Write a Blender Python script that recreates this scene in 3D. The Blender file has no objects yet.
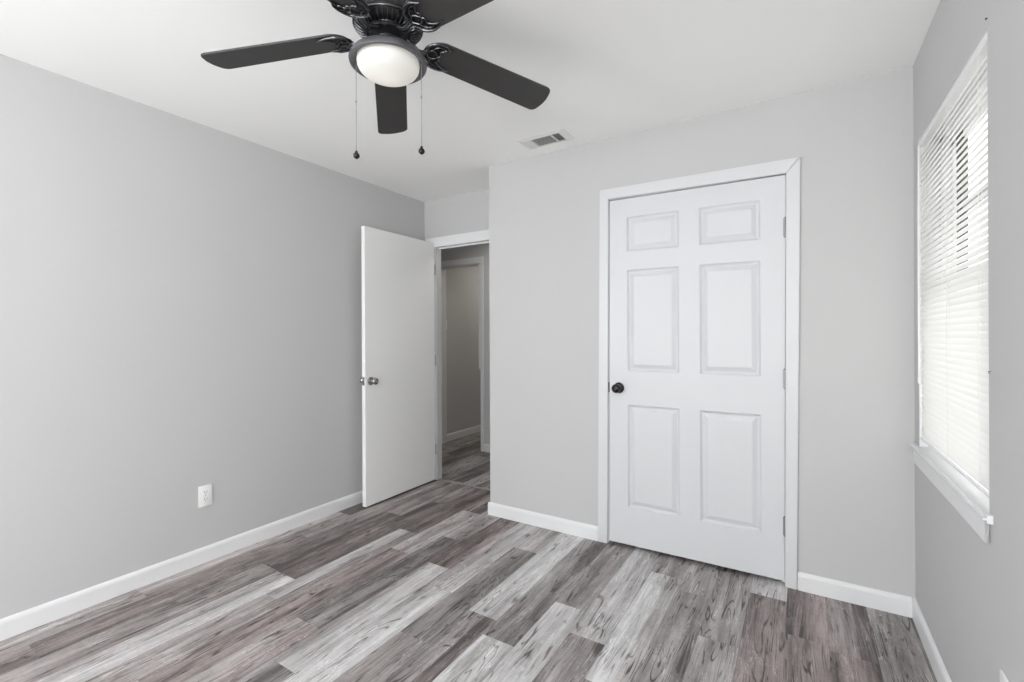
import bpy, bmesh, math, random
from mathutils import Vector, Matrix, noise
from math import sin, cos, pi, radians as R_

sc = bpy.context.scene
col = sc.collection
V = Vector

# ---------------------------------------------------------------- camera
FPX, YAW, ROLL, HY = 463.4, 31.93, -0.26, 335.55
CAM = (2.781, 0.0, 1.2355)
cd = bpy.data.cameras.new('camera'); cam = bpy.data.objects.new('camera', cd); col.objects.link(cam)
cam.location = CAM
cd.sensor_width = 36.0; cd.sensor_fit = 'HORIZONTAL'
cd.lens = FPX / 1024 * 36.0
cd.shift_y = -(341 - HY) / 1024
cd.clip_start = 0.02
yw = R_(YAW)
fw = V((-sin(yw), cos(yw), 0)); rt = V((cos(yw), sin(yw), 0)); up = V((0, 0, 1))
ro = R_(-ROLL)            # small clockwise roll of the camera about its own axis
up2 = up * cos(ro) + rt * sin(ro)
rt2 = fw.cross(up2)
cam.matrix_world = Matrix.Translation(V(CAM)) @ Matrix((rt2, up2, -fw)).transposed().to_4x4()
sc.camera = cam

# ---------------------------------------------------------------- world, lights, exposure
w = bpy.data.worlds.new('sky'); sc.world = w; w.use_nodes = True
bg = w.node_tree.nodes['Background']
bg.inputs[0].default_value = (0.98, 0.98, 0.985, 1); bg.inputs[1].default_value = 2.6

def area(name, loc, rot, sx, sy, power, color, spread=180):
    l = bpy.data.lights.new(name, 'AREA'); l.shape = 'RECTANGLE'; l.size = sx; l.size_y = sy
    l.energy = power; l.color = color; l.spread = R_(spread)
    o = bpy.data.objects.new(name, l); col.objects.link(o); o.location = loc; o.rotation_euler = rot
    return o
# unseen fill lights behind the camera, added to light the room evenly
area('rear_fill', (1.55, -4.16, 1.15), (R_(142), 0, 0), 2.5, 1.5, 78, (0.965, 0.985, 1.0))
area('side_fill', (3.30, -2.30, 1.25), (0, R_(138), 0), 1.2, 1.6, 112, (0.945, 0.975, 1.0))
area('left_fill', (-0.10, -2.30, 1.25), (0, R_(-138), 0), 1.2, 1.6, 112, (0.945, 0.975, 1.0))
# unseen fill lights added to brighten the hall and the room beyond
area('hall_fill', (0.55, 3.55, 2.36), (0, 0, 0), 0.3, 0.3, 3.8, (1.0, 0.96, 0.90))
area('far_room_fill', (0.0, 5.0, 2.36), (0, 0, 0), 0.3, 0.3, 5.5, (1.0, 0.93, 0.82))

sc.view_settings.view_transform = 'Standard'
sc.view_settings.look = 'None'
sc.view_settings.gamma = 1.0
sc.view_settings.use_curve_mapping = False
sc.view_settings.exposure = 0.14
try:
    sc.cycles.use_denoising = True
    sc.cycles.max_bounces = 12; sc.cycles.diffuse_bounces = 8
    sc.cycles.sample_clamp_indirect = 6
except Exception:
    pass

# ---------------------------------------------------------------- materials
def mat(name, base=(.8, .8, .8), rough=.5, metal=0, bump=None, mottled=None, emit=None, spec=.5, trans=0):
    m = bpy.data.materials.new(name); m.use_nodes = True
    nt = m.node_tree; N = nt.nodes; L = nt.links
    p = N['Principled BSDF']
    p.inputs['Base Color'].default_value = (*base, 1); p.inputs['Roughness'].default_value = rough
    p.inputs['Metallic'].default_value = metal; p.inputs['Specular IOR Level'].default_value = spec
    tc = N.new('ShaderNodeTexCoord')
    if mottled:
        sc_, amt = mottled
        nz = N.new('ShaderNodeTexNoise'); nz.inputs['Scale'].default_value = sc_; nz.inputs['Detail'].default_value = 4
        L.new(tc.outputs['Object'], nz.inputs['Vector'])
        mx = N.new('ShaderNodeMix'); mx.data_type = 'RGBA'
        mx.inputs['A'].default_value = (*[c * (1 - amt) for c in base], 1)
        mx.inputs['B'].default_value = (*[min(1, c * (1 + amt)) for c in base], 1)
        L.new(nz.outputs[0], mx.inputs['Factor']); L.new(mx.outputs['Result'], p.inputs['Base Color'])
    if bump:
        s, st, dist = bump
        nz = N.new('ShaderNodeTexNoise'); nz.inputs['Scale'].default_value = s; nz.inputs['Detail'].default_value = 3
        L.new(tc.outputs['Object'], nz.inputs['Vector'])
        b = N.new('ShaderNodeBump'); b.inputs['Strength'].default_value = st; b.inputs['Distance'].default_value = dist
        L.new(nz.outputs[0], b.inputs['Height']); L.new(b.outputs[0], p.inputs['Normal'])
    if emit:
        p.inputs['Emission Color'].default_value = (*emit[0], 1); p.inputs['Emission Strength'].default_value = emit[1]
    return m

M = {}
M['wall'] = mat('grey_wall_paint', (.54, .539, .537), .75, bump=(260, .12, .002), mottled=(1.3, .02), spec=.25)
M['ceiling'] = mat('white_ceiling_paint', (.94, .94, .93), .9, bump=(180, .15, .002), spec=.2)
M['trim'] = mat('white_trim_paint', (.75, .755, .762), .38, bump=(40, .03, .002))
M['casing'] = mat('white_casing_paint', (.655, .66, .668), .4, bump=(40, .03, .002))
M['door'] = mat('white_door_paint', (.63, .642, .657), .42, bump=(60, .03, .001))
M['flatdoor'] = mat('white_flat_door_paint', (.87, .87, .86), .45, bump=(30, .04, .001))
M['black'] = mat('satin_black_metal', (.012, .012, .013), .34, .3, bump=(300, .1, .001))
M['blackedge'] = mat('brushed_antique_black', (.10, .10, .105), .27, .85)
M['pan'] = mat('pewter_black_metal', (.13, .13, .14), .42, .5)
M['blade'] = mat('charcoal_wood_blade', (.038, .036, .035), .5, bump=(90, .06, .001), mottled=(14, .12))
M['bronze'] = mat('dark_bronze', (.035, .033, .035), .25, .8)
M['nickel'] = mat('satin_nickel', (.42, .41, .40), .24, 1.0)
M['hinge'] = mat('brushed_hinge_steel', (.34, .34, .35), .42, .8)
M['chain'] = mat('chain_metal', (.30, .30, .31), .4, .6)
M['plastic'] = mat('white_plastic', (.84, .84, .83), .3)
M['slot'] = mat('dark_slot', (.02, .02, .02), .6)
M['duct'] = mat('dark_duct', (.10, .095, .085), .8)
M['vent'] = mat('white_vent_enamel', (.78, .78, .76), .45)
M['bowl'] = mat('frosted_glass', (.55, .55, .53), .4)
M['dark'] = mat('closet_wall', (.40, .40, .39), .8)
M['muntin'] = mat('backlit_window_bar', (.10, .10, .095), .6)  # the bar's backlit darkness is put into its colour
M['muntin_l'] = mat('pale_window_bar', (.42, .43, .43), .6)
M['vinyl'] = mat('white_vinyl', (.84, .84, .84), .35)
M['strip'] = mat('threshold_strip', (.36, .33, .31), .4, .3)
M['extwall'] = mat('outside_ground', (.42, .42, .38), .9, mottled=(2, .2))
M['nail'] = mat('nail_steel', (.10, .10, .10), .4, .8)

# frosted lamp bowl: lit from within, brighter towards the lamp
def bowl_mat():
    m = M['bowl']; nt = m.node_tree; N = nt.nodes; L = nt.links; p = N['Principled BSDF']
    tc = N.new('ShaderNodeTexCoord')
    d = N.new('ShaderNodeVectorMath'); d.operation = 'DISTANCE'
    d.inputs[1].default_value = (0.0, 0.0, -0.135)
    L.new(tc.outputs['Object'], d.inputs[0])
    mr = N.new('ShaderNodeMapRange'); mr.inputs['From Min'].default_value = 0.0; mr.inputs['From Max'].default_value = .13
    mr.inputs['To Min'].default_value = .42; mr.inputs['To Max'].default_value = .22
    L.new(d.outputs['Value'], mr.inputs['Value'])
    p.inputs['Emission Color'].default_value = (1, .95, .86, 1)
    L.new(mr.outputs[0], p.inputs['Emission Strength'])
bowl_mat()

# clear glass that lets daylight pass
def glass_mat():
    m = bpy.data.materials.new('window_glass'); m.use_nodes = True
    nt = m.node_tree; N = nt.nodes; L = nt.links; N.remove(N['Principled BSDF'])
    t = N.new('ShaderNodeBsdfTransparent'); t.inputs[0].default_value = (.97, .97, .97, 1)
    g = N.new('ShaderNodeBsdfGlossy'); g.inputs['Roughness'].default_value = .02
    mx = N.new('ShaderNodeMixShader'); mx.inputs[0].default_value = .06
    L.new(t.outputs[0], mx.inputs[1]); L.new(g.outputs[0], mx.inputs[2])
    L.new(mx.outputs[0], N['Material Output'].inputs['Surface'])
    return m
M['glass'] = glass_mat()

def slat_mat():
    m = bpy.data.materials.new('translucent_slat_vinyl'); m.use_nodes = True
    nt = m.node_tree; N = nt.nodes; L = nt.links; N.remove(N['Principled BSDF'])
    a = N.new('ShaderNodeBsdfDiffuse'); a.inputs[0].default_value = (.90, .90, .885, 1)
    b = N.new('ShaderNodeBsdfTranslucent'); b.inputs[0].default_value = (.93, .92, .89, 1)
    c = N.new('ShaderNodeBsdfGlossy'); c.inputs['Roughness'].default_value = .35
    mx = N.new('ShaderNodeMixShader'); mx.inputs[0].default_value = .27
    m2 = N.new('ShaderNodeMixShader'); m2.inputs[0].default_value = .04
    L.new(a.outputs[0], mx.inputs[1]); L.new(b.outputs[0], mx.inputs[2])
    L.new(mx.outputs[0], m2.inputs[1]); L.new(c.outputs[0], m2.inputs[2])
    L.new(m2.outputs[0], N['Material Output'].inputs['Surface'])
    return m
M['slat'] = slat_mat()

def plank_mat():
    m = bpy.data.materials.new('weathered_vinyl_planks'); m.use_nodes = True
    nt = m.node_tree; N = nt.nodes; L = nt.links; p = N['Principled BSDF']
    uv = N.new('ShaderNodeUVMap'); uv.uv_map = 'plank'           # u across the plank, v along it (metres)
    at = N.new('ShaderNodeAttribute'); at.attribute_name = 'tone'
    sp = N.new('ShaderNodeSeparateColor'); L.new(at.outputs['Color'], sp.inputs[0])
    tone, brown, rnd = sp.outputs[0], sp.outputs[1], sp.outputs[2]
    def math_(op, a, b=None, c=None):
        n = N.new('ShaderNodeMath'); n.operation = op
        for i, x in enumerate((a, b, c)):
            if x is None: continue
            if isinstance(x, (int, float)): n.inputs[i].default_value = x
            else: L.new(x, n.inputs[i])
        return n.outputs[0]
    su = N.new('ShaderNodeSeparateXYZ'); L.new(uv.outputs[0], su.inputs[0])
    z = math_('MULTIPLY', rnd, 37.0)
    def vec(ax, ay, off=0.0):
        c = N.new('ShaderNodeCombineXYZ')
        L.new(math_('MULTIPLY', su.outputs[0], ax), c.inputs[0]); L.new(math_('MULTIPLY', su.outputs[1], ay), c.inputs[1])
        L.new(math_('ADD', z, off), c.inputs[2]); return c.outputs[0]
    def nz(v, detail=3, rough=.55, dist=0.0):
        n = N.new('ShaderNodeTexNoise'); n.inputs['Scale'].default_value = 1; n.inputs['Detail'].default_value = detail
        n.inputs['Roughness'].default_value = rough; n.inputs['Distortion'].default_value = dist
        L.new(v, n.inputs['Vector']); return n.outputs[0]
    broad = nz(vec(16, 1.1), 2, .5, .4)
    mid = nz(vec(48, 3.2, 3.1), 4, .6, .8)
    fine = nz(vec(260, 11, 7.7), 4, .65, .3)
    saw = nz(vec(30, 120, 5.5), 2, .5, .2)
    patch = nz(vec(9, 4.0, 11.0), 3, .55, .5)
    # ridged contour lines: grain cracks
    rn = nz(vec(17, 1.25, 17.0), 2, .5, .9)
    ridge = math_('ABSOLUTE', math_('SUBTRACT', math_('FRACT', math_('MULTIPLY', rn, 9.0)), .5))
    crack = N.new('ShaderNodeMapRange'); crack.inputs['From Min'].default_value = 0; crack.inputs['From Max'].default_value = .16
    crack.inputs['To Min'].default_value = 1; crack.inputs['To Max'].default_value = 0; L.new(ridge, crack.inputs['Value'])
    msk = N.new('ShaderNodeMapRange'); msk.inputs['From Min'].default_value = .43; msk.inputs['From Max'].default_value = .60
    L.new(nz(vec(15, 5.5, 23.0), 3, .6, .3), msk.inputs['Value'])
    cr = math_('MULTIPLY', crack.outputs[0], msk.outputs[0])
    # combine
    # pale scratches running with the grain
    rs = nz(vec(38, 3.4, 41.0), 4, .6, 1.4)
    rg = math_('ABSOLUTE', math_('SUBTRACT', math_('FRACT', math_('MULTIPLY', rs, 7.0)), .5))
    sc2 = N.new('ShaderNodeMapRange'); sc2.inputs['From Min'].default_value = 0; sc2.inputs['From Max'].default_value = .14
    sc2.inputs['To Min'].default_value = 1; sc2.inputs['To Max'].default_value = 0; L.new(rg, sc2.inputs['Value'])
    m2 = N.new('ShaderNodeMapRange'); m2.inputs['From Min'].default_value = .50; m2.inputs['From Max'].default_value = .62
    L.new(nz(vec(11, 4.5, 53.0), 3, .6, .3), m2.inputs['Value'])
    pale = math_('MULTIPLY', sc2.outputs[0], m2.outputs[0])
    t = math_('ADD', tone, math_('MULTIPLY', math_('SUBTRACT', broad, .5), .95))
    t = math_('ADD', t, math_('MULTIPLY', pale, .42))
    t = math_('ADD', t, math_('MULTIPLY', math_('SUBTRACT', mid, .5), .60))
    t = math_('ADD', t, math_('MULTIPLY', math_('SUBTRACT', fine, .5), .55))
    t = math_('ADD', t, math_('MULTIPLY', math_('SUBTRACT', patch, .5), .30))
    t = math_('ADD', t, math_('MULTIPLY', math_('SUBTRACT', saw, .5), .16))
    t = math_('SUBTRACT', t, math_('MULTIPLY', cr, .62))
    rp = N.new('ShaderNodeValToRGB'); L.new(t, rp.inputs[0])
    e = rp.color_ramp.elements
    e[0].position = 0.0; e[0].color = (.075, .066, .063, 1)
    e[1].position = 1.0; e[1].color = (.76, .75, .755, 1)
    for pos, c in ((.20, (.170, .156, .150)), (.45, (.315, .296, .290)), (.68, (.475, .462, .460)), (.85, (.60, .59, .592))):
        x = e.new(pos); x.color = (*c, 1)
    tint = N.new('ShaderNodeMix'); tint.data_type = 'RGBA'; tint.blend_type = 'MULTIPLY'
    bf = math_('MULTIPLY', brown, math_('ADD', math_('MULTIPLY', broad, 1.2), .2))
    cl = N.new('ShaderNodeClamp'); L.new(bf, cl.inputs[0])
    L.new(cl.outputs[0], tint.inputs['Factor']); L.new(rp.outputs[0], tint.inputs['A'])
    tint.inputs['B'].default_value = (.99, .87, .85, 1)
    # plank joint: fine dark line along both long edges
    edge = math_('MINIMUM', su.outputs[0], math_('SUBTRACT', .152, su.outputs[0]))
    jl = N.new('ShaderNodeMapRange'); jl.inputs['From Min'].default_value = .0004; jl.inputs['From Max'].default_value = .0016
    jl.inputs['To Min'].default_value = .72; jl.inputs['To Max'].default_value = 1; L.new(edge, jl.inputs['Value'])
    mj = N.new('ShaderNodeMix'); mj.data_type = 'RGBA'; mj.blend_type = 'MULTIPLY'; mj.inputs['Factor'].default_value = 1
    L.new(tint.outputs['Result'], mj.inputs['A']); L.new(jl.outputs[0], mj.inputs['B'])
    L.new(mj.outputs['Result'], p.inputs['Base Color'])
    p.inputs['Roughness'].default_value = .46; p.inputs['Specular IOR Level'].default_value = .4
    b = N.new('ShaderNodeBump'); b.inputs['Strength'].default_value = .18; b.inputs['Distance'].default_value = .002
    L.new(math_('SUBTRACT', fine, cr), b.inputs['Height']); L.new(b.outputs[0], p.inputs['Normal'])
    return m
M['plank'] = plank_mat()

# ---------------------------------------------------------------- mesh helpers
def box(bm, x0, x1, y0, y1, z0, z1, T=None):
    vs = [bm.verts.new((x, y, z)) for x in (x0, x1) for y in (y0, y1) for z in (z0, z1)]
    for f in ((0, 1, 3, 2), (4, 6, 7, 5), (0, 4, 5, 1), (2, 3, 7, 6), (0, 2, 6, 4), (1, 5, 7, 3)):
        bm.faces.new([vs[i] for i in f])
    if T: bmesh.ops.transform(bm, matrix=T, verts=vs)
    return vs

def bbox(x0, x1, y0, y1, z0, z1, bev=0.003, seg=2):
    bm = bmesh.new(); box(bm, x0, x1, y0, y1, z0, z1)
    if bev: bmesh.ops.bevel(bm, geom=list(bm.edges), offset=bev, segments=seg, affect='EDGES', profile=.6)
    return bm

def extrude_poly(bm, pts, vec):
    """closed polygon (3D points) swept along vec"""
    a = [bm.verts.new(p) for p in pts]; b = [bm.verts.new(V(p) + V(vec)) for p in pts]
    n = len(pts)
    bm.faces.new(a[::-1]); bm.faces.new(b)
    for i in range(n):
        bm.faces.new((a[i], a[(i + 1) % n], b[(i + 1) % n], b[i]))
    return a + b

def lathe(bm, prof, n=48, axis='Z', T=None, ribs=None):
    """prof: list of (r, h). ribs: function(angle, r, h) -> r"""
    rings = []; allv = []
    for r, h in prof:
        ring = []
        if r < 1e-6:
            v = bm.verts.new((0, 0, h)); ring = [v]; allv.append(v)
        else:
            for k in range(n):
                a = 2 * pi * k / n; rr = ribs(a, r, h) if ribs else r
                v = bm.verts.new((rr * cos(a), rr * sin(a), h)); ring.append(v); allv.append(v)
        rings.append(ring)
    for A, B in zip(rings, rings[1:]):
        for k in range(n):
            k2 = (k + 1) % n
            if len(A) == 1 and len(B) == 1: continue
            if len(A) == 1: bm.faces.new((A[0], B[k], B[k2]))
            elif len(B) == 1: bm.faces.new((A[k], B[0], A[k2]))
            else: bm.faces.new((A[k], B[k], B[k2], A[k2]))
    if T is not None: bmesh.ops.transform(bm, matrix=T, verts=allv)
    return allv

def tube(bm, pts, rad, n=8, flat=1.0, T=None, caps=True):
    """round tube along points; rad number or list; flat squashes in z"""
    pts = [V(p) for p in pts]; m = len(pts); rings = []; allv = []
    if not isinstance(rad, (list, tuple)): rad = [rad] * m
    for i, p in enumerate(pts):
        t = (pts[min(i + 1, m - 1)] - pts[max(i - 1, 0)]).normalized()
        ref = V((0, 0, 1)) if abs(t.z) < .9 else V((1, 0, 0))
        s = t.cross(ref).normalized(); u = s.cross(t).normalized()
        ring = []
        for k in range(n):
            a = 2 * pi * k / n
            v = bm.verts.new(p + s * cos(a) * rad[i] + u * sin(a) * rad[i] * flat); ring.append(v); allv.append(v)
        rings.append(ring)
    for A, B in zip(rings, rings[1:]):
        for k in range(n):
            bm.faces.new((A[k], A[(k + 1) % n], B[(k + 1) % n], B[k]))
    if caps:
        bm.faces.new(rings[0][::-1]); bm.faces.new(rings[-1])
    if T is not None: bmesh.ops.transform(bm, matrix=T, verts=allv)
    return allv

def spline(ctrl, n=8):
    """Catmull-Rom through control points"""
    P = [V(c) for c in ctrl]; P = [2 * P[0] - P[1]] + P + [2 * P[-1] - P[-2]]; out = []
    for i in range(1, len(P) - 2):
        for k in range(n):
            t = k / n
            out.append(.5 * ((2 * P[i]) + (-P[i - 1] + P[i + 1]) * t + (2 * P[i - 1] - 5 * P[i] + 4 * P[i + 1] - P[i + 2]) * t * t
                             + (-P[i - 1] + 3 * P[i] - 3 * P[i + 1] + P[i + 2]) * t ** 3))
    out.append(P[-2]); return out

def wloc(o):
    v = V((0, 0, 0))
    while o: v += o.location; o = o.parent
    return v

def build(name, bm, m, parent=None, smooth=False, origin=None, second=None):
    """link one bmesh (world coordinates) as ONE mesh object"""
    bmesh.ops.recalc_face_normals(bm, faces=bm.faces)
    me = bpy.data.meshes.new(name)
    if origin is None:
        if parent: org = wloc(parent)
        else: org = V((0, 0, 0))
    else: org = V(origin)
    bmesh.ops.translate(bm, vec=-org, verts=bm.verts)
    bm.to_mesh(me); bm.free(); me.materials.append(m)
    if second: me.materials.append(second)
    if smooth:
        me.polygons.foreach_set('use_smooth', [True] * len(me.polygons))
        try: me.set_sharp_from_angle(angle=R_(35))
        except Exception: pass
    o = bpy.data.objects.new(name, me); col.objects.link(o)
    if parent:
        o.parent = parent; o.location = org - wloc(parent)
    else: o.location = org
    return o

def thing(name, label, cat, loc, group=None):
    o = bpy.data.objects.new(name, None); o.empty_display_size = .05; col.objects.link(o); o.location = loc
    o['label'] = label; o['category'] = cat
    if group: o['group'] = group
    return o

def struct(name, bm, m, label, cat, smooth=False, origin=None):
    o = build(name, bm, m, None, smooth, origin); o['kind'] = 'structure'; o['label'] = label; o['category'] = cat
    return o

# ---------------------------------------------------------------- room dimensions
H = 2.40
YC, YB, XR, XA = 2.636, 3.029, 3.200, 0.956       # closet wall, doorway wall, window wall, alcove corner
YR = -4.00                                        # wall behind the camera
T = .115                                          # wall thickness
YH = 4.035                                        # far wall of the hall
DW0, DW1, DWZ = .133, .930, 2.035
TB = .062                                         # thin wall round the bedroom doorway                 # bedroom doorway rough opening
HX0, HX1, HZ = -.715, -.121, 2.02                 # hall doorway opening

# floor: individual plank faces carrying their own tone
def make_floor():
    rnd = random.Random(11)
    W, LEN = .152, 1.22
    spec = {   # plank row -> list of (joint y, tone and brown of the plank AFTER it); first entry starts the row
        0: [(-4.1, .50, .5), (.95, .46, .7), (2.12, .20, .3)],
        1: [(-4.1, .30, .8), (.55, .28, .9), (1.75, .48, .4)],
        2: [(-4.1, .45, .6), (.20, .46, .5), (1.42, .20, .8), (2.30, .42, .5)],
        3: [(-4.1, .50, .3), (.22, .62, .2), (1.414, .22, .9), (2.62, .30, .6)],
        4: [(-4.1, .40, .7), (.04, .50, .5), (1.26, .66, .1), (2.14, .28, .9)],
        5: [(-4.1, .50, .6), (.70, .35, .95), (1.92, .55, .4), (2.6, .25, .9)],
        6: [(-4.1, .40, .4), (.01, .52, .5), (1.228, .22, .1), (2.20, .50, .4)],
        7: [(-4.1, .30, .3), (-.2, .30, .1), (1.018, .72, .0), (1.905, .24, .9)],
        8: [(-4.1, .50, .3), (.52, .66, .05), (1.736, .74, .0), (2.96, .30, .7)],
        9: [(-4.1, .45, .5), (.18, .36, .35), (1.397, .33, .15), (2.30, .50, .2)],
        10: [(-4.1, .4, .3), (.45, .36, .3), (1.667, .72, .0)],
        11: [(-4.1, .5, .3), (.34, .74, .0), (1.562, .27, .1)],
        12: [(-4.1, .5, .2), (.71, .74, .0), (1.93, .40, .3)],
        13: [(-4.1, .5, .2), (.54, .36, .35), (1.76, .68, .05)],
        14: [(-4.1, .4, .3), (1.55, .82, .0), (2.436, .45, .5)],
        15: [(-4.1, .5, .3), (1.10, .38, .2), (2.33, .50, .2)],
        16: [(-4.1, .5, .3), (.80, .46, .25), (2.02, .38, .3)],
        17: [(-4.1, .5, .3), (1.26, .32, .9), (2.485, .72, .1)],
        18: [(-4.1, .5, .3), (1.0, .38, .9), (2.22, .40, 1.0)],
        19: [(-4.1, .4, .7), (.97, .30, .9), (2.19, .44, .7)],
        20: [(-4.1, .5, .3), (1.45, .36, .1)],
        21: [(-4.1, .5, .3), (1.0, .18, .1)],
    }
    me = bpy.data.meshes.new('floor')
    verts, faces, tones, uvs = [], [], [], []
    def quad(x0, x1, y0, y1, u0, tn, br, rr):
        i = len(verts); verts.extend([(x0, y0, 0), (x1, y0, 0), (x1, y1, 0), (x0, y1, 0)])
        faces.append((i, i + 1, i + 2, i + 3)); tones.append((tn, br, rr))
        uvs.append([(u0, y0), (u0 + x1 - x0, y0), (u0 + x1 - x0, y1), (u0, y1)])
    def strip(x0, x1, u0, ya, yb, joints):
        js = joints + [(99, 0, 0)]
        for (y, tn, br), nx in zip(js, js[1:]):
            a, b = max(y, ya), min(nx[0], yb)
            if b - a < 1e-4: continue
            rr = rnd.random(); q = rnd.random(); wst = .035 + .045 * rnd.random(); dl = rnd.choice((-.22, .20, -.16)); sd = rnd.random() < .55
            if q < .45 and x1 - x0 > .13:
                t2 = max(.15, min(.8, tn + dl)); b2 = min(1, br + (.3 if dl < 0 else -.1))
                if sd:
                    quad(x0, x1 - wst, a, b, u0, tn, br, rr); quad(x1 - wst, x1, a, b, u0 + x1 - wst - x0, t2, b2, rr)
                else:
                    quad(x0, x0 + wst, a, b, u0, t2, b2, rr); quad(x0 + wst, x1, a, b, u0 + wst, tn, br, rr)
            else: quad(x0, x1, a, b, u0, tn, br, rr)
    for i in range(0, 22):
        x0 = -.014 + W * i; x1 = x0 + W
        a, b = max(x0, 0), min(x1, XR)
        strip(a, b, a - x0, YR, 3.055, spec[i])
    for i in range(-8, 14):          # hall and the room beyond it
        x0 = -.09 + W * i; x1 = x0 + W
        j = [(3.0 - rnd.random() * 1.2, .36 + .3 * rnd.random(), rnd.random() * .6)]
        while j[-1][0] < 5.8: j.append((j[-1][0] + LEN * .8, .22 + .4 * rnd.random(), rnd.random() * .6))
        strip(x0, x1, 0, 3.055, 5.9, j)
    top = len(faces)
    # slab below so that the floor has thickness
    n0 = len(verts)
    for x in (-1.35, 3.32):
        for y in (YR - .12, 6.0):
            for z in (-.12, -.002): verts.append((x, y, z))
    for f in ((0, 1, 3, 2), (4, 6, 7, 5), (0, 4, 5, 1), (2, 3, 7, 6), (0, 2, 6, 4), (1, 5, 7, 3)):
        faces.append(tuple(n0 + k for k in f)); tones.append((.3, .3, .5)); uvs.append([(0, 0)] * 4)
    me.from_pydata(verts, [], faces)
    ca = me.color_attributes.new('tone', 'FLOAT_COLOR', 'CORNER'); uvl = me.uv_layers.new(name='plank')
    for pl, tn, uq in zip(me.polygons, tones, uvs):
        for li, uvc in zip(pl.loop_indices, uq):
            ca.data[li].color = (*tn, 1); uvl.data[li].uv = uvc
    me.materials.append(M['plank'])
    o = bpy.data.objects.new('floor', me); col.objects.link(o)
    o['kind'] = 'structure'; o['label'] = 'grey and brown weathered wood-look plank floor'; o['category'] = 'floor'
make_floor()

bm = bmesh.new(); box(bm, -1.35, 3.32, YR - .12, 6.0, H, H + .1)
struct('ceiling', bm, M['ceiling'], 'flat white painted ceiling', 'ceiling')

bm = bmesh.new(); box(bm, -T, 0, -1.45, YB + TB, 0, H); box(bm, -T, 0, YR - T, -3.15, 0, H)
box(bm, -T, 0, -3.15, -1.45, 0, .6); box(bm, -T, 0, -3.15, -1.45, 2.035, H)       # unseen opening added for the left fill light
struct('wall_left', bm, M['wall'], 'long light grey wall on the left with an outlet', 'wall')

# wall with the bedroom doorway
bm = bmesh.new()
box(bm, 0, DW0, YB, YB + TB, 0, H); box(bm, DW1, XA + .12, YB, YB + TB, 0, H); box(bm, DW0, DW1, YB, YB + TB, DWZ, H)  # left reveal kept wall grey to stand for the shade on the jamb
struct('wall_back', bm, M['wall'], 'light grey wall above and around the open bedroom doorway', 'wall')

# closet wall: x 0.956..3.2
CX0, CX1, CZ = 1.800, 2.734, 2.034
bm = bmesh.new()
box(bm, XA, CX0, YC, YC + T, 0, H); box(bm, CX1, XR, YC, YC + T, 0, H); box(bm, CX0, CX1, YC, YC + T, CZ, H)
struct('wall_front', bm, M['wall'], 'light grey wall holding the six-panel closet door', 'wall')
bm = bmesh.new(); box(bm, XA, XA + T, YC + T, YB, 0, H)
struct('wall_alcove', bm, M['wall'], 'short grey wall returning from the closet wall to the doorway', 'wall')
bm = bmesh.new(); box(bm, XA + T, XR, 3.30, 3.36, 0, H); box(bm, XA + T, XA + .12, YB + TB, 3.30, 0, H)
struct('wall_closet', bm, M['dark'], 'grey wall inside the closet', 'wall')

# window wall with opening
WY0, WY1, WZ0, WZ1 = 1.695, 2.545, .766, 2.040
bm = bmesh.new()
box(bm, XR, XR + T, YR - T, -3.15, 0, H); box(bm, XR, XR + T, -1.45, WY0, 0, H); box(bm, XR, XR + T, WY1, 3.36, 0, H)
box(bm, XR, XR + T, -3.15, -1.45, 0, .6); box(bm, XR, XR + T, -3.15, -1.45, WZ1, H)       # unseen opening added for the right-hand fill light
box(bm, XR, XR + T, WY0, WY1, 0, WZ0 - .024); box(bm, XR, XR + T, WY0, WY1, WZ1, H)
struct('wall_right', bm, M['wall'], 'light grey window wall on the right', 'wall')

# wall behind the camera, with an opening added for the rear fill light
bm = bmesh.new()
box(bm, 0, .3, YR - T, YR, 0, H); box(bm, 2.8, XR, YR - T, YR, 0, H)
box(bm, .3, 2.8, YR - T, YR, 0, .5); box(bm, .3, 2.8, YR - T, YR, 2.2, H)
struct('wall_rear', bm, M['wall'], 'light grey wall behind the camera', 'wall')

# hall: far wall with a doorway, end walls, room beyond
bm = bmesh.new()
box(bm, -1.2, HX0, YH, YH + T, 0, H); box(bm, HX1, 1.9, YH, YH + T, 0, H); box(bm, HX0, HX1, YH, YH + T, HZ, H)
struct('wall_hall', bm, M['wall'], 'grey hall wall seen through the bedroom doorway', 'wall')
bm = bmesh.new(); box(bm, -1.3, -1.2, YB, YH + T, 0, H); box(bm, -1.2, -T, YB, YB + TB, 0, H)
struct('wall_hall_left', bm, M['wall'], 'grey end wall of the hall', 'wall')
bm = bmesh.new(); box(bm, 1.9, 2.0, 3.36, YH + T, 0, H)
struct('wall_hall_right', bm, M['wall'], 'grey right end wall of the hall', 'wall')
bm = bmesh.new(); box(bm, -.85, -.735, YH + T, 5.9, 0, H); box(bm, -.85, 1.0, 5.8, 5.9, 0, H); box(bm, 1.0, 1.1, YH + T, 5.9, 0, H)
struct('wall_far_room', bm, M['wall'], 'grey wall of the room across the hall', 'wall')

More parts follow.
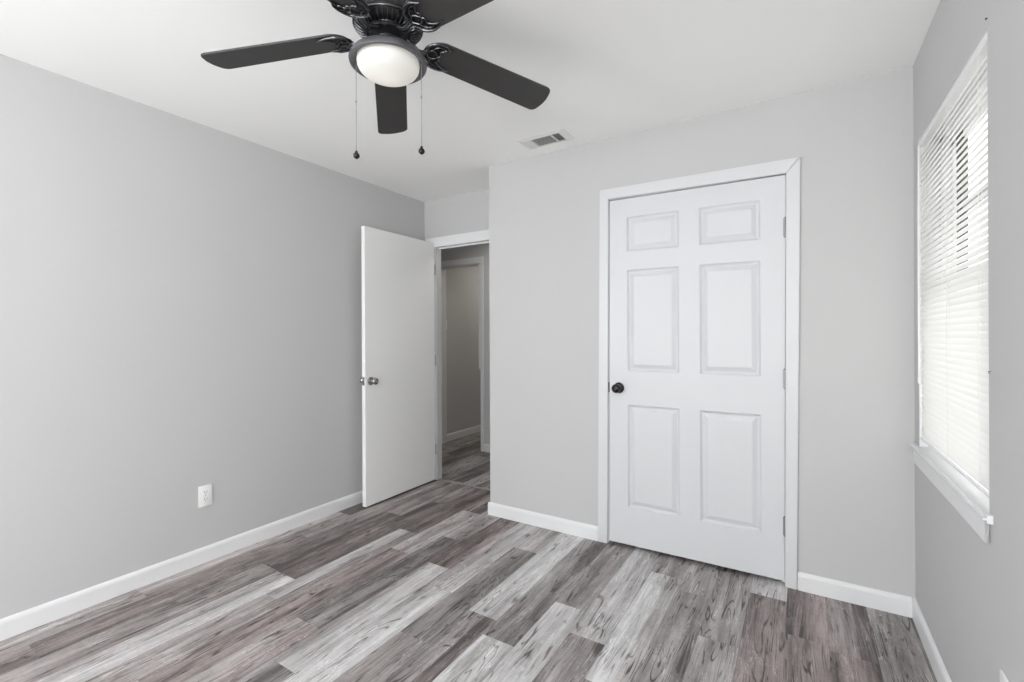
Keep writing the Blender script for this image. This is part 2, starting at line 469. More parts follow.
# ---------------------------------------------------------------- baseboards
BH, BT = .086, .013
def board(name, p0, p1, nrm, label, h=BH):
    """baseboard from p0 to p1 on the floor; nrm points into the room"""
    p0 = V((*p0, 0)); p1 = V((*p1, 0)); n = V((*nrm, 0))
    prof = [(0, 0.001), (BT, 0.001), (BT, h * .80), (BT * .80, h * .90), (BT * .45, h * .97), (BT * .2, h), (0, h)]
    bm = bmesh.new(); extrude_poly(bm, [p0 + n * a + V((0, 0, b)) for a, b in prof], p1 - p0)
    o = struct(name, bm, M['trim'], label, 'baseboard')
    return o
board('baseboard_left', (0, YR), (0, YB - .018), (1, 0), 'white baseboard along the left wall')
board('baseboard_front_left', (XA - BT, YC), (1.744, YC), (0, -1), 'white baseboard left of the closet door')
board('baseboard_front_right', (2.764, YC), (XR - BT, YC), (0, -1), 'white baseboard between the closet door and the window wall')
board('baseboard_right', (XR, YR), (XR, YC), (-1, 0), 'white baseboard under the window')
board('baseboard_alcove', (XA, YC), (XA, YB), (-1, 0), 'white baseboard on the short wall beside the doorway')
board('baseboard_hall', (-.080, YH), (1.9, YH), (0, -1), 'white baseboard on the hall wall beside the far doorway')
board('baseboard_far_room', (-.735, YH + T), (-.735, 5.8), (1, 0), 'white baseboard seen through the hall doorway')
board('baseboard_far_end', (-.72, 5.8), (1.0, 5.8), (0, -1), 'white baseboard on the end wall of the far room')

# ---------------------------------------------------------------- closet door casing (trim_1)
YF = YC - .015
def prism_y(bm, quad, y0, y1):
    """quad: 4 (x, z) corners"""
    extrude_poly(bm, [(x, y0, z) for x, z in quad], (0, y1 - y0, 0))
bm = bmesh.new()
def cboard(quad, y0, y1, bev):
    b = bmesh.new(); prism_y(b, quad, y0, y1)
    bmesh.ops.bevel(b, geom=list(b.edges), offset=bev, segments=2, affect='EDGES')
    me = bpy.data.meshes.new('tmp'); b.to_mesh(me); b.free(); bm.from_mesh(me); bpy.data.meshes.remove(me)
cboard([(1.745, .001), (1.805, .001), (1.821, 2.036), (1.767, 2.097)], YF, YC, .003)
cboard([(2.7115, .001), (2.761, .001), (2.783, 2.087), (2.7235, 2.020)], YF, YC, .003)
cboard([(1.821, 2.037), (2.723, 2.021), (2.783, 2.088), (1.767, 2.098)], YF, YC, .003)
# jambs and stops
prism_y(bm, [(1.8005, .001), (1.8085, .001), (1.8225, 2.033), (1.8005, 2.033)], YC, YC + T)
prism_y(bm, [(2.7120, .001), (2.7335, .001), (2.7335, 2.033), (2.7240, 2.033)], YC, YC + T)
prism_y(bm, [(1.8225, 2.0335), (1.8225, 2.033), (2.7240, 2.0215), (2.7240, 2.0335)], YC, YC + T)
box(bm, 1.806, 1.834, YC + .0345, YC + .05, .001, 2.02); box(bm, 2.698, 2.726, YC + .0345, YC + .05, .001, 2.02); box(bm, 1.82, 2.72, YC + .0345, YC + .05, 1.995, 2.03)
o = struct('trim_1', bm, M['casing'], 'white casing around the six-panel closet door', 'door casing')

# ---------------------------------------------------------------- closet door (door_1)
def moulded_door():
    """six raised panels pressed into one face of the slab, sheared slightly like the hung door"""
    xs_out = [(1.927, 2.2155), (2.322, 2.610)]
    zs_out = [(1.715, 1.915), (1.025, 1.610), (.237, .832)]
    bm = bmesh.new()
    X0, X1, Z0, Z1 = 1.8115, 2.7215, .022, 2.0225
    y = YC - .001; yb = YC + .034
    gx = sorted([X0, X1] + [c for p in xs_out for c in p]); gz = sorted([Z0, Z1] + [c for p in zs_out for c in p])
    g = {}
    def gv(x, z):
        k = (round(x, 5), round(z, 5))
        if k not in g: g[k] = bm.verts.new((x, y, z))
        return g[k]
    for xa, xb in zip(gx, gx[1:]):
        for za, zb in zip(gz, gz[1:]):
            if (xa, xb) in xs_out and (za, zb) in zs_out:
                # rings: outer edge, cove down, flat valley, slope up, raised field
                rings = []
                for ins, dep in ((0, 0), (.005, .0060), (.010, .0105), (.016, .0115), (.038, .0016), (.042, .0008)):
                    c = [(xa + ins, za + ins), (xb - ins, za + ins), (xb - ins, zb - ins), (xa + ins, zb - ins)]
                    rings.append([gv(*p) if ins == 0 else bm.verts.new((p[0], y + dep, p[1])) for p in c])
                for A, B in zip(rings, rings[1:]):
                    for k in range(4): bm.faces.new((A[k], A[(k + 1) % 4], B[(k + 1) % 4], B[k]))
                bm.faces.new(rings[-1])
            else:
                bm.faces.new((gv(xa, za), gv(xb, za), gv(xb, zb), gv(xa, zb)))
    # back and sides
    loop = [(x, Z0) for x in gx] + [(X1, z) for z in gz[1:]] + [(x, Z1) for x in gx[::-1][1:]] + [(X0, z) for z in gz[::-1][1:-1]]
    f = [gv(*p) for p in loop]; b = [bm.verts.new((p[0], yb, p[1])) for p in loop]
    for k in range(len(loop)):
        k2 = (k + 1) % len(loop); bm.faces.new((f[k], f[k2], b[k2], b[k]))
    bm.faces.new(b)
    # fit the slab to the slightly out-of-square frame
    for v in bm.verts:
        t = v.co.z / 2.02; s = (v.co.x - X0) / (X1 - X0)
        edge = max(0, 1 - s / .10) if s < .1 else 0
        edge2 = max(0, (s - .9) / .1) if s > .9 else 0
        v.co.x += edge * (-.0 + .013 * t) + edge2 * (-.0125 + .0125 * t)
        v.co.z += -.012 * max(0, t - .5) * 2 * (s - .5) + (s - .5) * .006 * max(0, .2 - t) * 5
    return bm
d1 = build('door_1', moulded_door(), M['door'], None, False, origin=(1.8165, YC, 0)); d1['kind'] = 'structure'
d1['label'] = 'closed white six-panel closet door with a dark round knob'; d1['category'] = 'door'

def knob(parent, pos, direction, m, name='door_knob', s=1.0):
    """round knob on a rosette; direction: unit vector away from the door"""
    bm = bmesh.new(); n = V(direction)
    Tm = Matrix.Translation(V(pos)) @ V((0, 0, 1)).rotation_difference(n).to_matrix().to_4x4() @ Matrix.Scale(s, 4)
    prof = [(0, .0), (.031, .0), (.0325, .002), (.031, .006), (.024, .010), (.0135, .013), (.0115, .020), (.012, .028),
            (.018, .034), (.0245, .041), (.027, .049), (.0262, .056), (.022, .062), (.014, .0655), (.009, .0665), (.0075, .0645), (0, .0640)]
    lathe(bm, prof, 40, T=Tm)
    return build(name, bm, m, parent, True)
k = knob(d1, (1.8755, YC - .001, .927), (0, -1, 0), M['bronze'], s=.98); k['label'] = 'dark bronze round knob'
bm = bmesh.new(); box(bm, 1.8125, 1.8185, YC - .0025, YC + .02, .898, .957)
lp = build('latch_plate', bm, M['bronze'], d1)
def hinge(parent, x, y, z, ax):
    bm = bmesh.new()
    for kk in range(5):
        z0 = z - .044 + kk * .0176
        lathe(bm, [(0, z0 + .0006), (.0058, z0 + .0006), (.0058, z0 + .017), (0, z0 + .017)], 14, T=Matrix.Translation((x, y, 0)))
    lathe(bm, [(0, z + .045), (.0045, z + .045), (.006, z + .047), (.004, z + .050), (0, z + .051)], 14, T=Matrix.Translation((x, y, 0)))
    lathe(bm, [(0, z - .050), (.004, z - .050), (.006, z - .047), (.0045, z - .0445), (0, z - .0445)], 14, T=Matrix.Translation((x, y, 0)))
    if ax == 'y': box(bm, x - .008, x + .002, y, y + .012, z - .044, z + .044)
    else: box(bm, x - .001, x + .010, y, y + .006, z - .044, z + .044)
    return build('hinge', bm, M['hinge'], parent, True)
for z in (1.759, 1.017, .295):
    hinge(d1, 2.7145 + .004 * (z - 1), YC - .0065, z, 'y')

# ---------------------------------------------------------------- open bedroom door (door_2), swung against the left wall
bm = bbox(.103, .138, 2.255, 3.008, .012, 2.026, .0015, 1)
for v_ in bm.verts: v_.co.x -= .008 * (v_.co.y - 2.255) / .75
d2 = build('door_2', bm, M['flatdoor'], None, False, origin=(.12, 3.016, 0)); d2['kind'] = 'structure'
d2['label'] = 'open flat white bedroom door with a steel knob'; d2['category'] = 'door'
k = knob(d2, (.138, 2.305, .912), (1, 0, 0), M['nickel'], s=.95); k['label'] = 'polished steel knob on the room side'
k = knob(d2, (.103, 2.305, .912), (-1, 0, 0), M['nickel'], s=.95); k['label'] = 'polished steel knob on the wall side'
bm = bbox(.109, .132, 2.2535, 2.256, .884, .941, 0)
build('latch_plate', bm, M['nickel'], d2)
bm = bbox(.114, .126, 2.246, 2.255, .902, .922, .003)
build('latch_bolt', bm, M['nickel'], d2, True)
for z in (1.80, 1.03, .27):
    hinge(d2, .124, 3.0075, z, 'x')

# bedroom doorway casing and jambs (trim_2)
bm = bmesh.new()
YD = YB - .016
JX0, JX1, JZ = .133, .918, 1.998
cb = lambda *a: cboard(*a)
cboard([(.045, .001), (.126, .001), (.126, 1.9935), (.045, 1.9935)], YB - .008, YB, .002)
cboard([(.022, 1.994), (XA - .001, 1.994), (XA - .001, 2.076), (.022, 2.076)], YD, YB, .004)
box(bm, JX1, .930, YB - .002, YB + TB + .002, .001, 1.9935)
box(bm, .1335, .9295, YB + .0005, YB + TB + .002, 1.9945, 2.0345)
box(bm, JX0, JX1, YB + .030, YB + .045, JZ - .016, 1.994)
struct('trim_2', bm, M['trim'], 'white casing and jamb of the open bedroom doorway', 'door casing')

# hall doorway casing (trim_3)
bm = bmesh.new(); YG = YH - .016
cboard([(HX0 - .055, .001), (HX0 + .004, .001), (HX0 + .004, 2.009), (HX0 - .055, 2.009)], YG, YH, .004)
cboard([(HX1 - .002, .001), (HX1 + .040, .001), (HX1 + .040, 2.009), (HX1 - .002, 2.009)], YG, YH, .004)
cboard([(HX0 - .055, 2.010), (HX1 + .040, 2.010), (HX1 + .040, 2.080), (HX0 - .055, 2.080)], YG - .002, YH, .004)
box(bm, HX0, HX0 + .014, YH, YH + T, .001, HZ); box(bm, HX1 - .014, HX1, YH, YH + T, .001, HZ); box(bm, HX0, HX1, YH, YH + T, HZ - .014, HZ)
box(bm, HX1 - .036, HX1 - .014, YH + .002, YH + .030, .88, HZ - .014)
struct('trim_3', bm, M['trim'], 'white casing of the doorway across the hall', 'door casing')
bm = bbox(HX1 - .0165, HX1 - .013, YH + .008, YH + .035, .80, .86, 0)
o = build('strike_plate', bm, M['bronze'], None, origin=(HX1 - .015, YH + .03, .80))
o['kind'] = 'structure'; o['label'] = 'small dark strike plate on the jamb of the hall doorway'; o['category'] = 'strike plate'

# threshold strip in the bedroom doorway (trim_4)
bm = bmesh.new()
extrude_poly(bm, [(JX0 + .001, 3.036, .0005), (JX0 + .001, 3.040, .004), (JX0 + .001, 3.050, .006), (JX0 + .001, 3.060, .004), (JX0 + .001, 3.064, .0005)],
             (JX1 - JX0 - .002, 0, 0))
struct('trim_4', bm, M['strip'], 'thin grey-brown transition strip across the doorway floor', 'threshold')

# ---------------------------------------------------------------- window_1: frame, sashes, panes
wn = thing('window_1', 'white framed window behind the blind on the right wall', 'window', (XR + .09, (WY0 + WY1) / 2, WZ0)); wn['kind'] = 'structure'
bm = bmesh.new(); fx0, fx1 = XR + .070, XR + .112
box(bm, fx0, fx1, WY0, WY0 + .035, WZ0, WZ1); box(bm, fx0, fx1, WY1 - .035, WY1, WZ0, WZ1)
box(bm, fx0, fx1, WY0, WY1, WZ1 - .035, WZ1); box(bm, fx0, fx1, WY0, WY1, WZ0 - .02, WZ0 + .035)
build('frame', bm, M['vinyl'], wn)
ZM = 1.43
for nm, za, zb, xx in (('sash', WZ0 + .035, ZM + .02, XR + .078), ('sash', ZM - .02, WZ1 - .035, XR + .098)):
    bm = bmesh.new(); y0, y1 = WY0 + .035, WY1 - .035
    box(bm, xx, xx + .016, y0, y0 + .035, za, zb); box(bm, xx, xx + .016, y1 - .035, y1, za, zb)
    box(bm, xx, xx + .016, y0, y1, zb - .035, zb); box(bm, xx, xx + .016, y0, y1, za, za + .035)
    s = build(nm, bm, M['vinyl'], wn)
    bm = bmesh.new(); box(bm, xx + .006, xx + .010, y0 + .03, y1 - .03, za + .03, zb - .03); build('pane', bm, M['glass'], s)
bm = bmesh.new(); box(bm, XR + .094, XR + .112, 2.385, 2.430, ZM + .0, WZ1 - .035); box(bm, XR + .094, XR + .112, 2.362, 2.372, ZM, WZ1 - .035)
o = build('mullion', bm, M['muntin'], wn); o['label'] = 'upright bar seen between the slats, coloured dark as if backlit'
bm = bmesh.new(); box(bm, XR + .096, XR + .110, WY0 + .06, 2.362, 1.690, 1.712)
o = build('crossbar', bm, M['muntin_l'], wn); o['label'] = 'pale grey crossbar seen between the slats'

# stool (sill board) and apron
bm = bmesh.new()
pl = [(XR - .021, 1.662), (XR - .021, 2.620), (XR - .001, 2.620), (XR - .001, WY1 - .001), (XR + .068, WY1 - .001), (XR + .068, WY0 + .001), (XR - .001, WY0 + .001), (XR - .001, 1.662)]
extrude_poly(bm, [(x, y, WZ0 - .022) for x, y in pl], (0, 0, .022))
es = [e for e in bm.edges if all(abs(v.co.x - (XR - .021)) < 1e-4 for v in e.verts) and abs(e.verts[0].co.z - e.verts[1].co.z) < 1e-5]
bmesh.ops.bevel(bm, geom=es, offset=.008, segments=4, affect='EDGES')
struct('trim_5', bm, M['trim'], 'white window sill board below the blind', 'window sill')
bm = bmesh.new()
extrude_poly(bm, [(XR - .001, 1.690, WZ0 - .0225), (XR - .015, 1.672, WZ0 - .0225), (XR - .015, 1.672, WZ0 - .070), (XR - .012, 1.672, WZ0 - .078), (XR - .001, 1.690, WZ0 - .078)], (0, .90, 0))
struct('trim_6', bm, M['trim'], 'white apron board under the window sill', 'window sill')
# white edge strip lining the jamb and head of the window recess
bm = bmesh.new()
box(bm, XR + .0005, XR + .068, WY1 - .004, WY1 - .0005, WZ0, WZ1); box(bm, XR + .0005, XR + .068, WY0 + .0005, WY0 + .004, WZ0, WZ1)
box(bm, XR + .0005, XR + .068, WY0 + .004, WY1 - .004, WZ1 - .004, WZ1 - .0005)
struct('trim_7', bm, M['trim'], 'white lining of the window recess', 'window trim')

# ---------------------------------------------------------------- the blind
bl = thing('window_blind', 'white horizontal slat mini blind, closed, hanging in the window', 'blind', (XR + .03, (WY0 + WY1) / 2, WZ0 + .02))
y0, y1 = WY0 + .008, WY1 - .006
bm = bmesh.new(); box(bm, XR + .001, XR + .026, y0, y1, WZ1 - .030, WZ1 - .005)
bmesh.ops.bevel(bm, geom=list(bm.edges), offset=.002, segments=1, affect='EDGES'); build('headrail', bm, M['vinyl'], bl)
bm = bmesh.new(); PITCH = .0214; th = R_(66); wS = .0265; xc = XR + .011
z = WZ0 + .060; nsl = 0
while z < WZ1 - .040:
    pr = []; K = 4
    for k in range(K + 1):
        s = (k / K - .5); bow = .0034 * (1 - 4 * s * s)
        x = s * wS * cos(th); zz = s * wS * sin(th)
        pr.append((xc + x - bow * sin(th), z + zz + bow * cos(th)))
    va = [bm.verts.new((x, y0 + .003, zz)) for x, zz in pr]; vb = [bm.verts.new((x, y1 - .003, zz)) for x, zz in pr]
    va2 = [bm.verts.new((x + .0003 * sin(th), y0 + .003, zz - .0003 * cos(th))) for x, zz in pr]; vb2 = [bm.verts.new((x + .0003 * sin(th), y1 - .003, zz - .0003 * cos(th))) for x, zz in pr]
    for k in range(K):
        bm.faces.new((va[k], va[k + 1], vb[k + 1], vb[k]))
    for v in va2 + vb2: bm.verts.remove(v)
    z += PITCH; nsl += 1
sl = build('slats', bm, M['slat'], bl, True)
bm = bmesh.new(); box(bm, xc - .009, xc + .014, y0 + .002, y1 - .002, WZ0 + .030, WZ0 + .043)
bmesh.ops.bevel(bm, geom=list(bm.edges), offset=.003, segments=2, affect='EDGES'); build('bottom_rail', bm, M['vinyl'], bl)
for yy in (WY1 - .07, 2.12, WY0 + .09):
    bm = bmesh.new()
    for dx in (-.0085, .0115): tube(bm, [(xc + dx, yy, WZ0 + .03), (xc + dx, yy, WZ1 - .03)], .0006, 5)
    tube(bm, [(xc, yy + .004, WZ0 + .03), (xc, yy + .004, WZ1 - .03)], .0007, 5)
    build('ladder_cord', bm, M['plastic'], bl)
# tilt wand near the far end
bm = bmesh.new()
tube(bm, [(XR - .005, WY1 - .045, WZ1 - .03), (XR - .007, WY1 - .043, 1.62), (XR - .007, WY1 - .043, 1.06)], .0032, 8)
lathe(bm, [(0, 1.03), (.0045, 1.032), (.005, 1.05), (.0032, 1.06), (0, 1.06)], 10, T=Matrix.Translation((XR - .007, WY1 - .043, 0)))
build('tilt_wand', bm, M['plastic'], bl, True)

# ---------------------------------------------------------------- outlets
def outlet(loc, axis, label):
    """duplex outlet; axis +1 faces +x (on the left wall), -1 faces -x"""
    t = thing('electrical_outlet', label, 'outlet', loc)
    x, y, z = loc; s = axis
    def bx(x0, x1, *r, bev=.0, seg=2):
        a, b = sorted((x + s * x0, x + s * x1)); return bbox(a, b, *r, bev, seg)
    build('cover_plate', bx(.0005, .006, y - .035, y + .035, z, z + .1145, bev=.0022), M['plastic'], t, True)
    for zc in (z + .0375, z + .077):
        bm = bmesh.new(); pts = []
        for k in range(28):
            a = 2 * pi * k / 28; pts.append((x + s * .0055, y + .0165 * cos(a), zc + max(-.0135, min(.0135, .0172 * sin(a)))))
        extrude_poly(bm, pts, (s * .003, 0, 0)); r = build('receptacle', bm, M['plastic'], t)
        bm = bmesh.new()
        for dy, hh in ((-.0062, .0042), (.0062, .0034)):
            a, b = sorted((x + s * .0083, x + s * .0089)); box(bm, a, b, y + dy - .0011, y + dy + .0011, zc + .0035 - hh, zc + .0035 + hh)
        lathe(bm, [(0, 0), (.0023, 0), (.0023, .0006), (0, .0006)], 10,
              T=Matrix.Translation((x + s * .0083, y, zc - .0075)) @ Matrix.Rotation(s * pi / 2, 4, 'Y'))
        build('slots', bm, M['slot'], r)
    bm = bmesh.new(); lathe(bm, [(0, 0), (.003, 0), (.0024, .0012), (0, .0014)], 12, T=Matrix.Translation((x + s * .006, y, z + .057)) @ Matrix.Rotation(s * pi / 2, 4, 'Y'))
    build('screw', bm, M['hinge'], t, True)
outlet((0, 1.267, .307), 1, 'white duplex outlet on the left wall above the baseboard')
outlet((XR, 1.571, .293), -1, 'white duplex outlet at the bottom right corner, below the window')
# switch in the far room
t = thing('light_switch', 'small white switch plate on the wall across the hall', 'light switch', (-.735, 4.177, 1.309))
build('cover_plate', bbox(-.7345, -.728, 4.157, 4.197, 1.309, 1.421, .002), M['plastic'], t)
build('toggle', bbox(-.728, -.716, 4.172, 4.182, 1.357, 1.375, .002), M['plastic'], t)

# ---------------------------------------------------------------- ceiling vent
vt = thing('ceiling_vent', 'white metal air register in the ceiling near the closet wall', 'air vent', (1.495, 2.44, H - .008))
vx0, vx1, vy0, vy1 = 1.345, 1.650, 2.362, 2.523; ix0, ix1, iy0, iy1 = 1.376, 1.612, 2.388, 2.500
bm = bmesh.new()
zt = H - .0005
def frame_ring(bm, o, i, z0, z1):
    O = [(o[0], o[2]), (o[1], o[2]), (o[1], o[3]), (o[0], o[3])]; I = [(i[0], i[2]), (i[1], i[2]), (i[1], i[3]), (i[0], i[3])]
    vo = [bm.verts.new((*p, z0)) for p in O]; vi = [bm.verts.new((*p, z1)) for p in I]
    vo2 = [bm.verts.new((*p, zt)) for p in O]; vi2 = [bm.verts.new((*p, zt)) for p in I]
    for k in range(4):
        j = (k + 1) % 4
        bm.faces.new((vo[k], vo[j], vi[j], vi[k])); bm.faces.new((vo[k], vo[j], vo2[j], vo2[k])); bm.faces.new((vi[k], vi[j], vi2[j], vi2[k]))
frame_ring(bm, (vx0, vx1, vy0, vy1), (ix0, ix1, iy0, iy1), H - .003, H - .010)
build('frame', bm, M['vent'], vt)
bm = bmesh.new(); box(bm, ix0, ix1, iy0, iy1, H - .0015, H - .0005); build('duct_opening', bm, M['duct'], vt)
for x in (1.4265, 1.5585):
    bm = bmesh.new(); box(bm, x - .0025, x + .0025, iy0, iy1, H - .0115, H - .001)
    build('divider', bm, M['vent'], vt)
def louvres(x0, x1, n, tilt, along):
    bm = bmesh.new()
    if along == 'x':
        for k in range(n):
            yy = iy0 + (iy1 - iy0) * (k + .5) / n
            box(bm, x0, x1, -.0055, .0055, -.0004, .0004, T=Matrix.Translation((0, yy, H - .0062)) @ Matrix.Rotation(tilt, 4, 'X'))
    else:
        for k in range(n):
            xx = x0 + (x1 - x0) * (k + .5) / n
            box(bm, -.0055, .0055, iy0, iy1, -.0004, .0004, T=Matrix.Translation((xx, 0, H - .0062)) @ Matrix.Rotation(tilt, 4, 'Y'))
    return bm
build('louvers', louvres(1.429, 1.556, 9, R_(38), 'x'), M['vent'], vt)
build('louvers', louvres(ix0, 1.424, 5, R_(-22), 'y'), M['vent'], vt)
build('louvers', louvres(1.561, ix1, 5, R_(40), 'y'), M['vent'], vt)

# ---------------------------------------------------------------- small nails on the window wall
def nail(loc, label, hook):
    bm = bmesh.new()
    if hook: tube(bm, spline([(0, 0, 0), (-.006, -.006, -.001), (-.008, -.018, -.004), (-.009, -.028, -.004)], 5), .0009, 6)
    else:
        tube(bm, [(0, 0, 0), (-.003, 0, 0)], .0012, 6); lathe(bm, [(0, 0), (.0032, 0), (.0032, .0012), (0, .0012)], 10, T=Matrix.Translation((-.003, 0, 0)) @ Matrix.Rotation(-pi / 2, 4, 'Y'))
    bmesh.ops.translate(bm, vec=V(loc), verts=bm.verts)
    o = build('nail', bm, M['nail'], None, True, origin=loc); o['label'] = label; o['category'] = 'nail'
nail((XR, 1.694, 2.062), 'small nail in the wall just above the near top corner of the window', False)
nail((XR, 1.680, 1.137), 'short bent wire nail beside the near edge of the blind', True)

# ---------------------------------------------------------------- ceiling fan
FC = V((1.621, 1.093, 0)); ZB = 2.24
fan = thing('ceiling_fan', 'black five-blade ceiling fan with a lit white glass bowl light', 'ceiling fan', (FC.x, FC.y, H))
FT = Matrix.Translation((FC.x, FC.y, 0))
bm = bmesh.new(); lathe(bm, [(0, H - .0005), (.085, H - .0005), (.092, H - .010), (.090, H - .03), (.075, H - .045), (0, H - .045)], 48, T=FT)
build('canopy', bm, M['black'], fan, True)
# motor housing: upper drum and fluted lower ring
def rib(a, r, h):
    if .085 < r < .146: return r
    return r
bm = bmesh.new()
lathe(bm, [(0, 2.36), (.075, 2.36), (.098, 2.352), (.108, 2.335), (.111, 2.31), (.109, 2.285), (.113, 2.278), (.114, 2.268), (.110, 2.262),
           (.106, 2.256), (.099, 2.248), (.088, 2.241), (.078, 2.239), (.072, 2.242), (.068, 2.252), (.0, 2.252)], 64, T=FT)
mh = build('motor_housing', bm, M['black'], fan, True)
bm = bmesh.new(); NR = 40
for k in range(NR):
    a = 2 * pi * k / NR
    pts = [(.0730, 2.2385), (.079, 2.2365), (.088, 2.2385), (.099, 2.2455), (.1085, 2.2560)]
    tube(bm, [(r * cos(a), r * sin(a), z) for r, z in pts], [.0012, .0022, .0026, .0026, .0018], 6, T=FT)
for r, z, q in ((.1105, 2.261, .0034), (.0700, 2.2395, .0028)):
    tube(bm, [(r * cos(2 * pi * k / 72), r * sin(2 * pi * k / 72), z) for k in range(73)], q, 8, T=FT, caps=False)
fl = build('fluted_ring', bm, M['blackedge'], mh, True); 
# hub plate where the blade arms bolt on, with screws and slots
bm = bmesh.new()
lathe(bm, [(0, 2.246), (.066, 2.246), (.067, 2.240), (.062, 2.233), (.052, 2.230), (.045, 2.224), (.036, 2.221), (.030, 2.212), (.033, 2.204), (.042, 2.196), (0, 2.196)], 48, T=FT)
for k in range(10):
    a = 2 * pi * (k + .5) / 10
    lathe(bm, [(0, 2.2255), (.005, 2.2265), (.006, 2.231), (.004, 2.234)], 8, T=FT @ Matrix.Translation((.055 * cos(a), .055 * sin(a), .001)))
build('hub', bm, M['black'], fan, True)

# blades and ornate blade arms
DR, PI_ = .095, -.206
BA = [-152.94 - 72 * k for k in range(5)]
for a_ in BA:
    a = R_(a_); u = V((cos(a), sin(a), 0)); v = V((-sin(a), cos(a), 0)); zz = V((0, 0, 1))
    u2 = u * cos(DR) - zz * sin(DR); v2 = v * cos(PI_) + zz * sin(PI_); n2 = u2.cross(v2).normalized()
    O = V((FC.x, FC.y, ZB))
    def P(uu, vv, hh=0): return O + u2 * uu + v2 * vv + n2 * hh
    # outline of the blade: rounded root, slightly widening, softly rounded tip
    W0, W1, R0, R1 = .0585, .0665, .134, .630
    out = []
    for k in range(13):
        t = pi / 2 + pi * k / 12; out.append((R0 + .050 + .050 * cos(t), W0 * sin(t)))
    rc = .020; bulge = .008
    c1 = (R1 - rc - .004, -(W1 - rc))
    for k in range(7):
        t = -pi / 2 + (pi / 2 - .25) * k / 6; out.append((c1[0] + rc * cos(t), c1[1] + rc * sin(t)))
    for k in range(1, 8):
        s = -1 + 2 * k / 8; out.append((R1 - .004 + bulge * (1 - s * s) , s * (W1 - rc)))
    for k in range(7):
        t = .25 + (pi / 2 - .25) * k / 6; out.append((c1[0] + rc * cos(t), -c1[1] + rc * sin(t)))
    bm = bmesh.new()
    A = [bm.verts.new(P(p[0], p[1], .003)) for p in out]; B = [bm.verts.new(P(p[0], p[1], -.003)) for p in out]
    fa = bm.faces.new(A); fb = bm.faces.new(B[::-1])
    for k in range(len(out)):
        j = (k + 1) % len(out); bm.faces.new((A[k], B[k], B[j], A[j]))
    bmesh.ops.bevel(bm, geom=[e for e in bm.edges if len(e.link_faces) == 2 and (fa in e.link_faces or fb in e.link_faces)], offset=.0015, segments=1, affect='EDGES')
    blade = build('blade', bm, M['blade'], fan)
    # arm
    bm = bmesh.new(); h = -.0085
    def tb(pts, r, n=8, fl=1.0, hh=h):
        if isinstance(r, tuple):
            sp = spline([(p[0], p[1], p[2] if len(p) > 2 else 0) for p in pts], 8); m = len(sp)
            rr = [r[0] + (r[1] - r[0]) * i / (m - 1) for i in range(m)]
        else:
            sp = spline([(p[0], p[1], p[2] if len(p) > 2 else 0) for p in pts], 8); rr = [r] * len(sp)
        tube(bm, [P(q.x, q.y, hh + q.z) for q in sp], rr, n)
    # stem from the hub, crescent round the blade root with out-turned horns, heart scroll inside it
    for s in (1, -1):
        e = .014 if s < 0 else 0
        tb([(.058, .012 * s, .004), (.080, .013 * s, -.006), (.104, .007 * s, -.012), (.126, .010 * s, -.006), (.137, .024 * s, 0)], (.0050, .0036))
        tb([(.126, 0, -.003), (.129, .020 * s, -.001), (.141, .040 * s, 0), (.163, .0525 * s, 0), (.190, .0545 * s, 0), (.214 - e, .0490 * s, 0), (.232 - e, .0400 * s, 0)], (.0062, .0024))
        tb([(.232 - e, .0400 * s, 0), (.208 - e, .0400 * s, 0), (.188, .0330 * s, 0), (.178, .0220 * s, 0), (.184, .0100 * s, 0), (.176, 0, 0)], (.0024, .0032))
        tb([(.176, 0, 0), (.164, .0140 * s, 0), (.150, .0170 * s, 0), (.140, .0080 * s, 0), (.132, 0, 0)], .0028)
        tb([(.150, .0180 * s, 0), (.158, .0330 * s, 0), (.174, .0420 * s, 0), (.190, .0420 * s, 0)], (.0028, .0018))
    tb([(.056, 0, .006), (.080, 0, -.004), (.104, 0, -.012), (.130, 0, -.004)], (.0070, .0050))
    # thin plate the scrolls are cast on
    pl = []
    for k in range(13):
        t = pi / 2 + pi * k / 12; pl.append((.186 + .056 * cos(t), .0530 * sin(t)))
    pl += [(.212, -.046), (.190, -.034), (.177, -.022), (.183, -.010), (.176, 0), (.183, .010), (.177, .022), (.190, .034), (.222, .045)]
    n_tube = len(bm.faces)
    a1 = [bm.verts.new(P(p[0], p[1], -.0035)) for p in pl]; a2 = [bm.verts.new(P(p[0], p[1], -.0060)) for p in pl]
    bm.faces.new(a1); bm.faces.new(a2[::-1])
    for k in range(len(pl)):
        j = (k + 1) % len(pl); bm.faces.new((a1[k], a2[k], a2[j], a1[j]))
    for pu, pv in ((.160, 0), (.170, .030), (.170, -.030)):
        lathe(bm, [(0, -.0055), (.0042, -.0040), (.005, -.001)], 10, T=Matrix.Translation(P(pu, pv, h + .001)) @ n2.to_track_quat('Z', 'Y').to_matrix().to_4x4())
    bm.faces.ensure_lookup_table()
    for f_ in list(bm.faces)[n_tube:]: f_.material_index = 1
    build('blade_arm', bm, M['blackedge'], blade, True, second=M['black'])

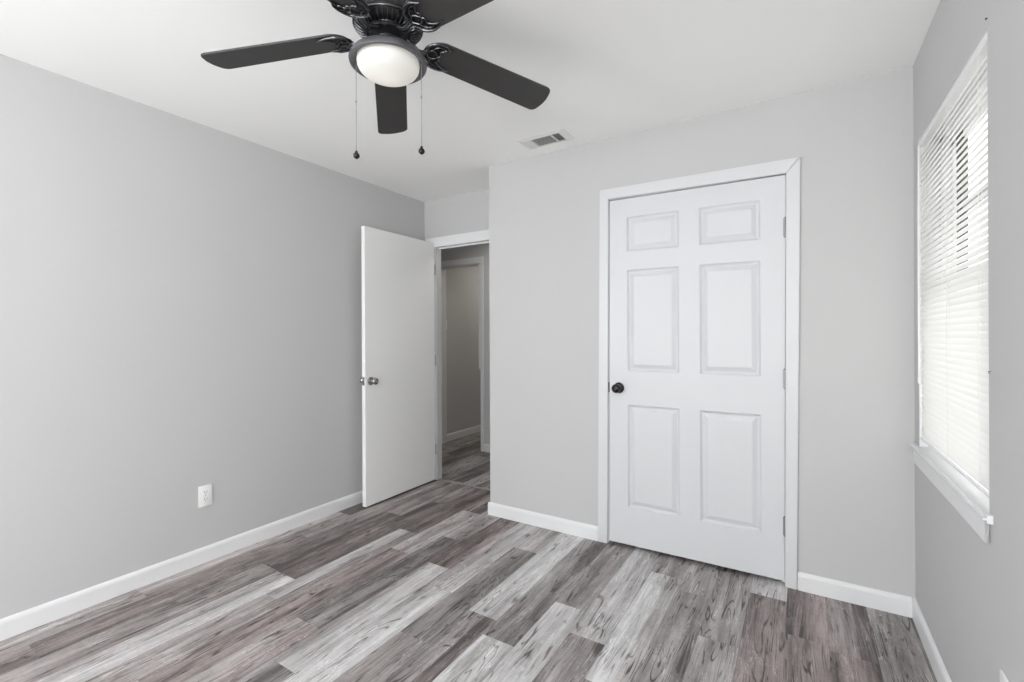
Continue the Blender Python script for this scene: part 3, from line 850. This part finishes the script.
# light kit
bm = bmesh.new()
ZL = 2.150
lathe(bm, [(0, 2.202), (.042, 2.202), (.046, 2.197), (.050, 2.188), (.070, 2.183), (.090, 2.177), (.106, 2.169), (.117, 2.160), (.1235, 2.151),
           (.126, 2.143), (.1245, 2.136), (.120, 2.133), (.1155, 2.136), (.110, 2.141), (.1045, 2.143), (.1015, 2.150), (0, 2.150)], 72, T=FT)
lk = build('light_pan', bm, M['pan'], fan, True)
bm = bmesh.new()
prof = [(.1005, 2.150), (.1015, 2.140), (.1005, 2.134)]
for k in range(1, 15):
    t = (pi / 2) * k / 14; prof.append((.1005 * cos(t) ** .9 if k < 14 else 0, 2.134 - .044 * sin(t)))
lathe(bm, prof, 72, T=FT); gb = build('glass_bowl', bm, M['bowl'], lk, True, origin=(FC.x, FC.y, 2.22)); gb['label'] = 'lit frosted white glass bowl'
def at_depth(px, d):      # metres to the right of the camera axis for a pixel column, used once to place the chains
    return (px - 512) / FPX * d
dc = (FC - V((CAM[0], CAM[1], 0))).dot(fw)
for px, zball, ztop in ((357.3, 1.836, 2.150), (422.5, 1.850, 2.150)):
    lat = at_depth(px, dc); pos = V((CAM[0], CAM[1], 0)) + fw * dc + rt * lat
    bm = bmesh.new()
    tube(bm, [(pos.x, pos.y, ztop), (pos.x, pos.y, zball + .012)], .00105, 6)
    zc = ztop - .004
    while zc > zball + .012:
        lathe(bm, [(0, .0013), (.0013, .0007), (.0013, -.0007), (0, -.0013)], 6, T=Matrix.Translation((pos.x, pos.y, zc))); zc -= .0042
    lathe(bm, [(0, .007), (.0022, .005), (.0026, 0), (.0022, -.005), (0, -.007)], 8, T=Matrix.Translation((pos.x, pos.y, zball + .18)))
    ch = build('pull_chain', bm, M['chain'], fan, True)
    bm = bmesh.new()
    pr = [(0, zball + .017), (.0035, zball + .016), (.0045, zball + .012)] + [(.0105 * sin(t), zball + .0105 * cos(t)) for t in [pi * k / 12 for k in range(2, 12)]] + [(0, zball - .0125)]
    lathe(bm, pr, 20, T=Matrix.Translation((pos.x, pos.y, 0)))
    build('pull_ball', bm, M['bronze'], ch, True)

# ---------------------------------------------------------------- ground outside the window
bm = bmesh.new(); box(bm, 3.6, 14, -6, 12, -.5, -.4)
struct('ground', bm, M['extwall'], 'pale ground outside the window', 'ground')
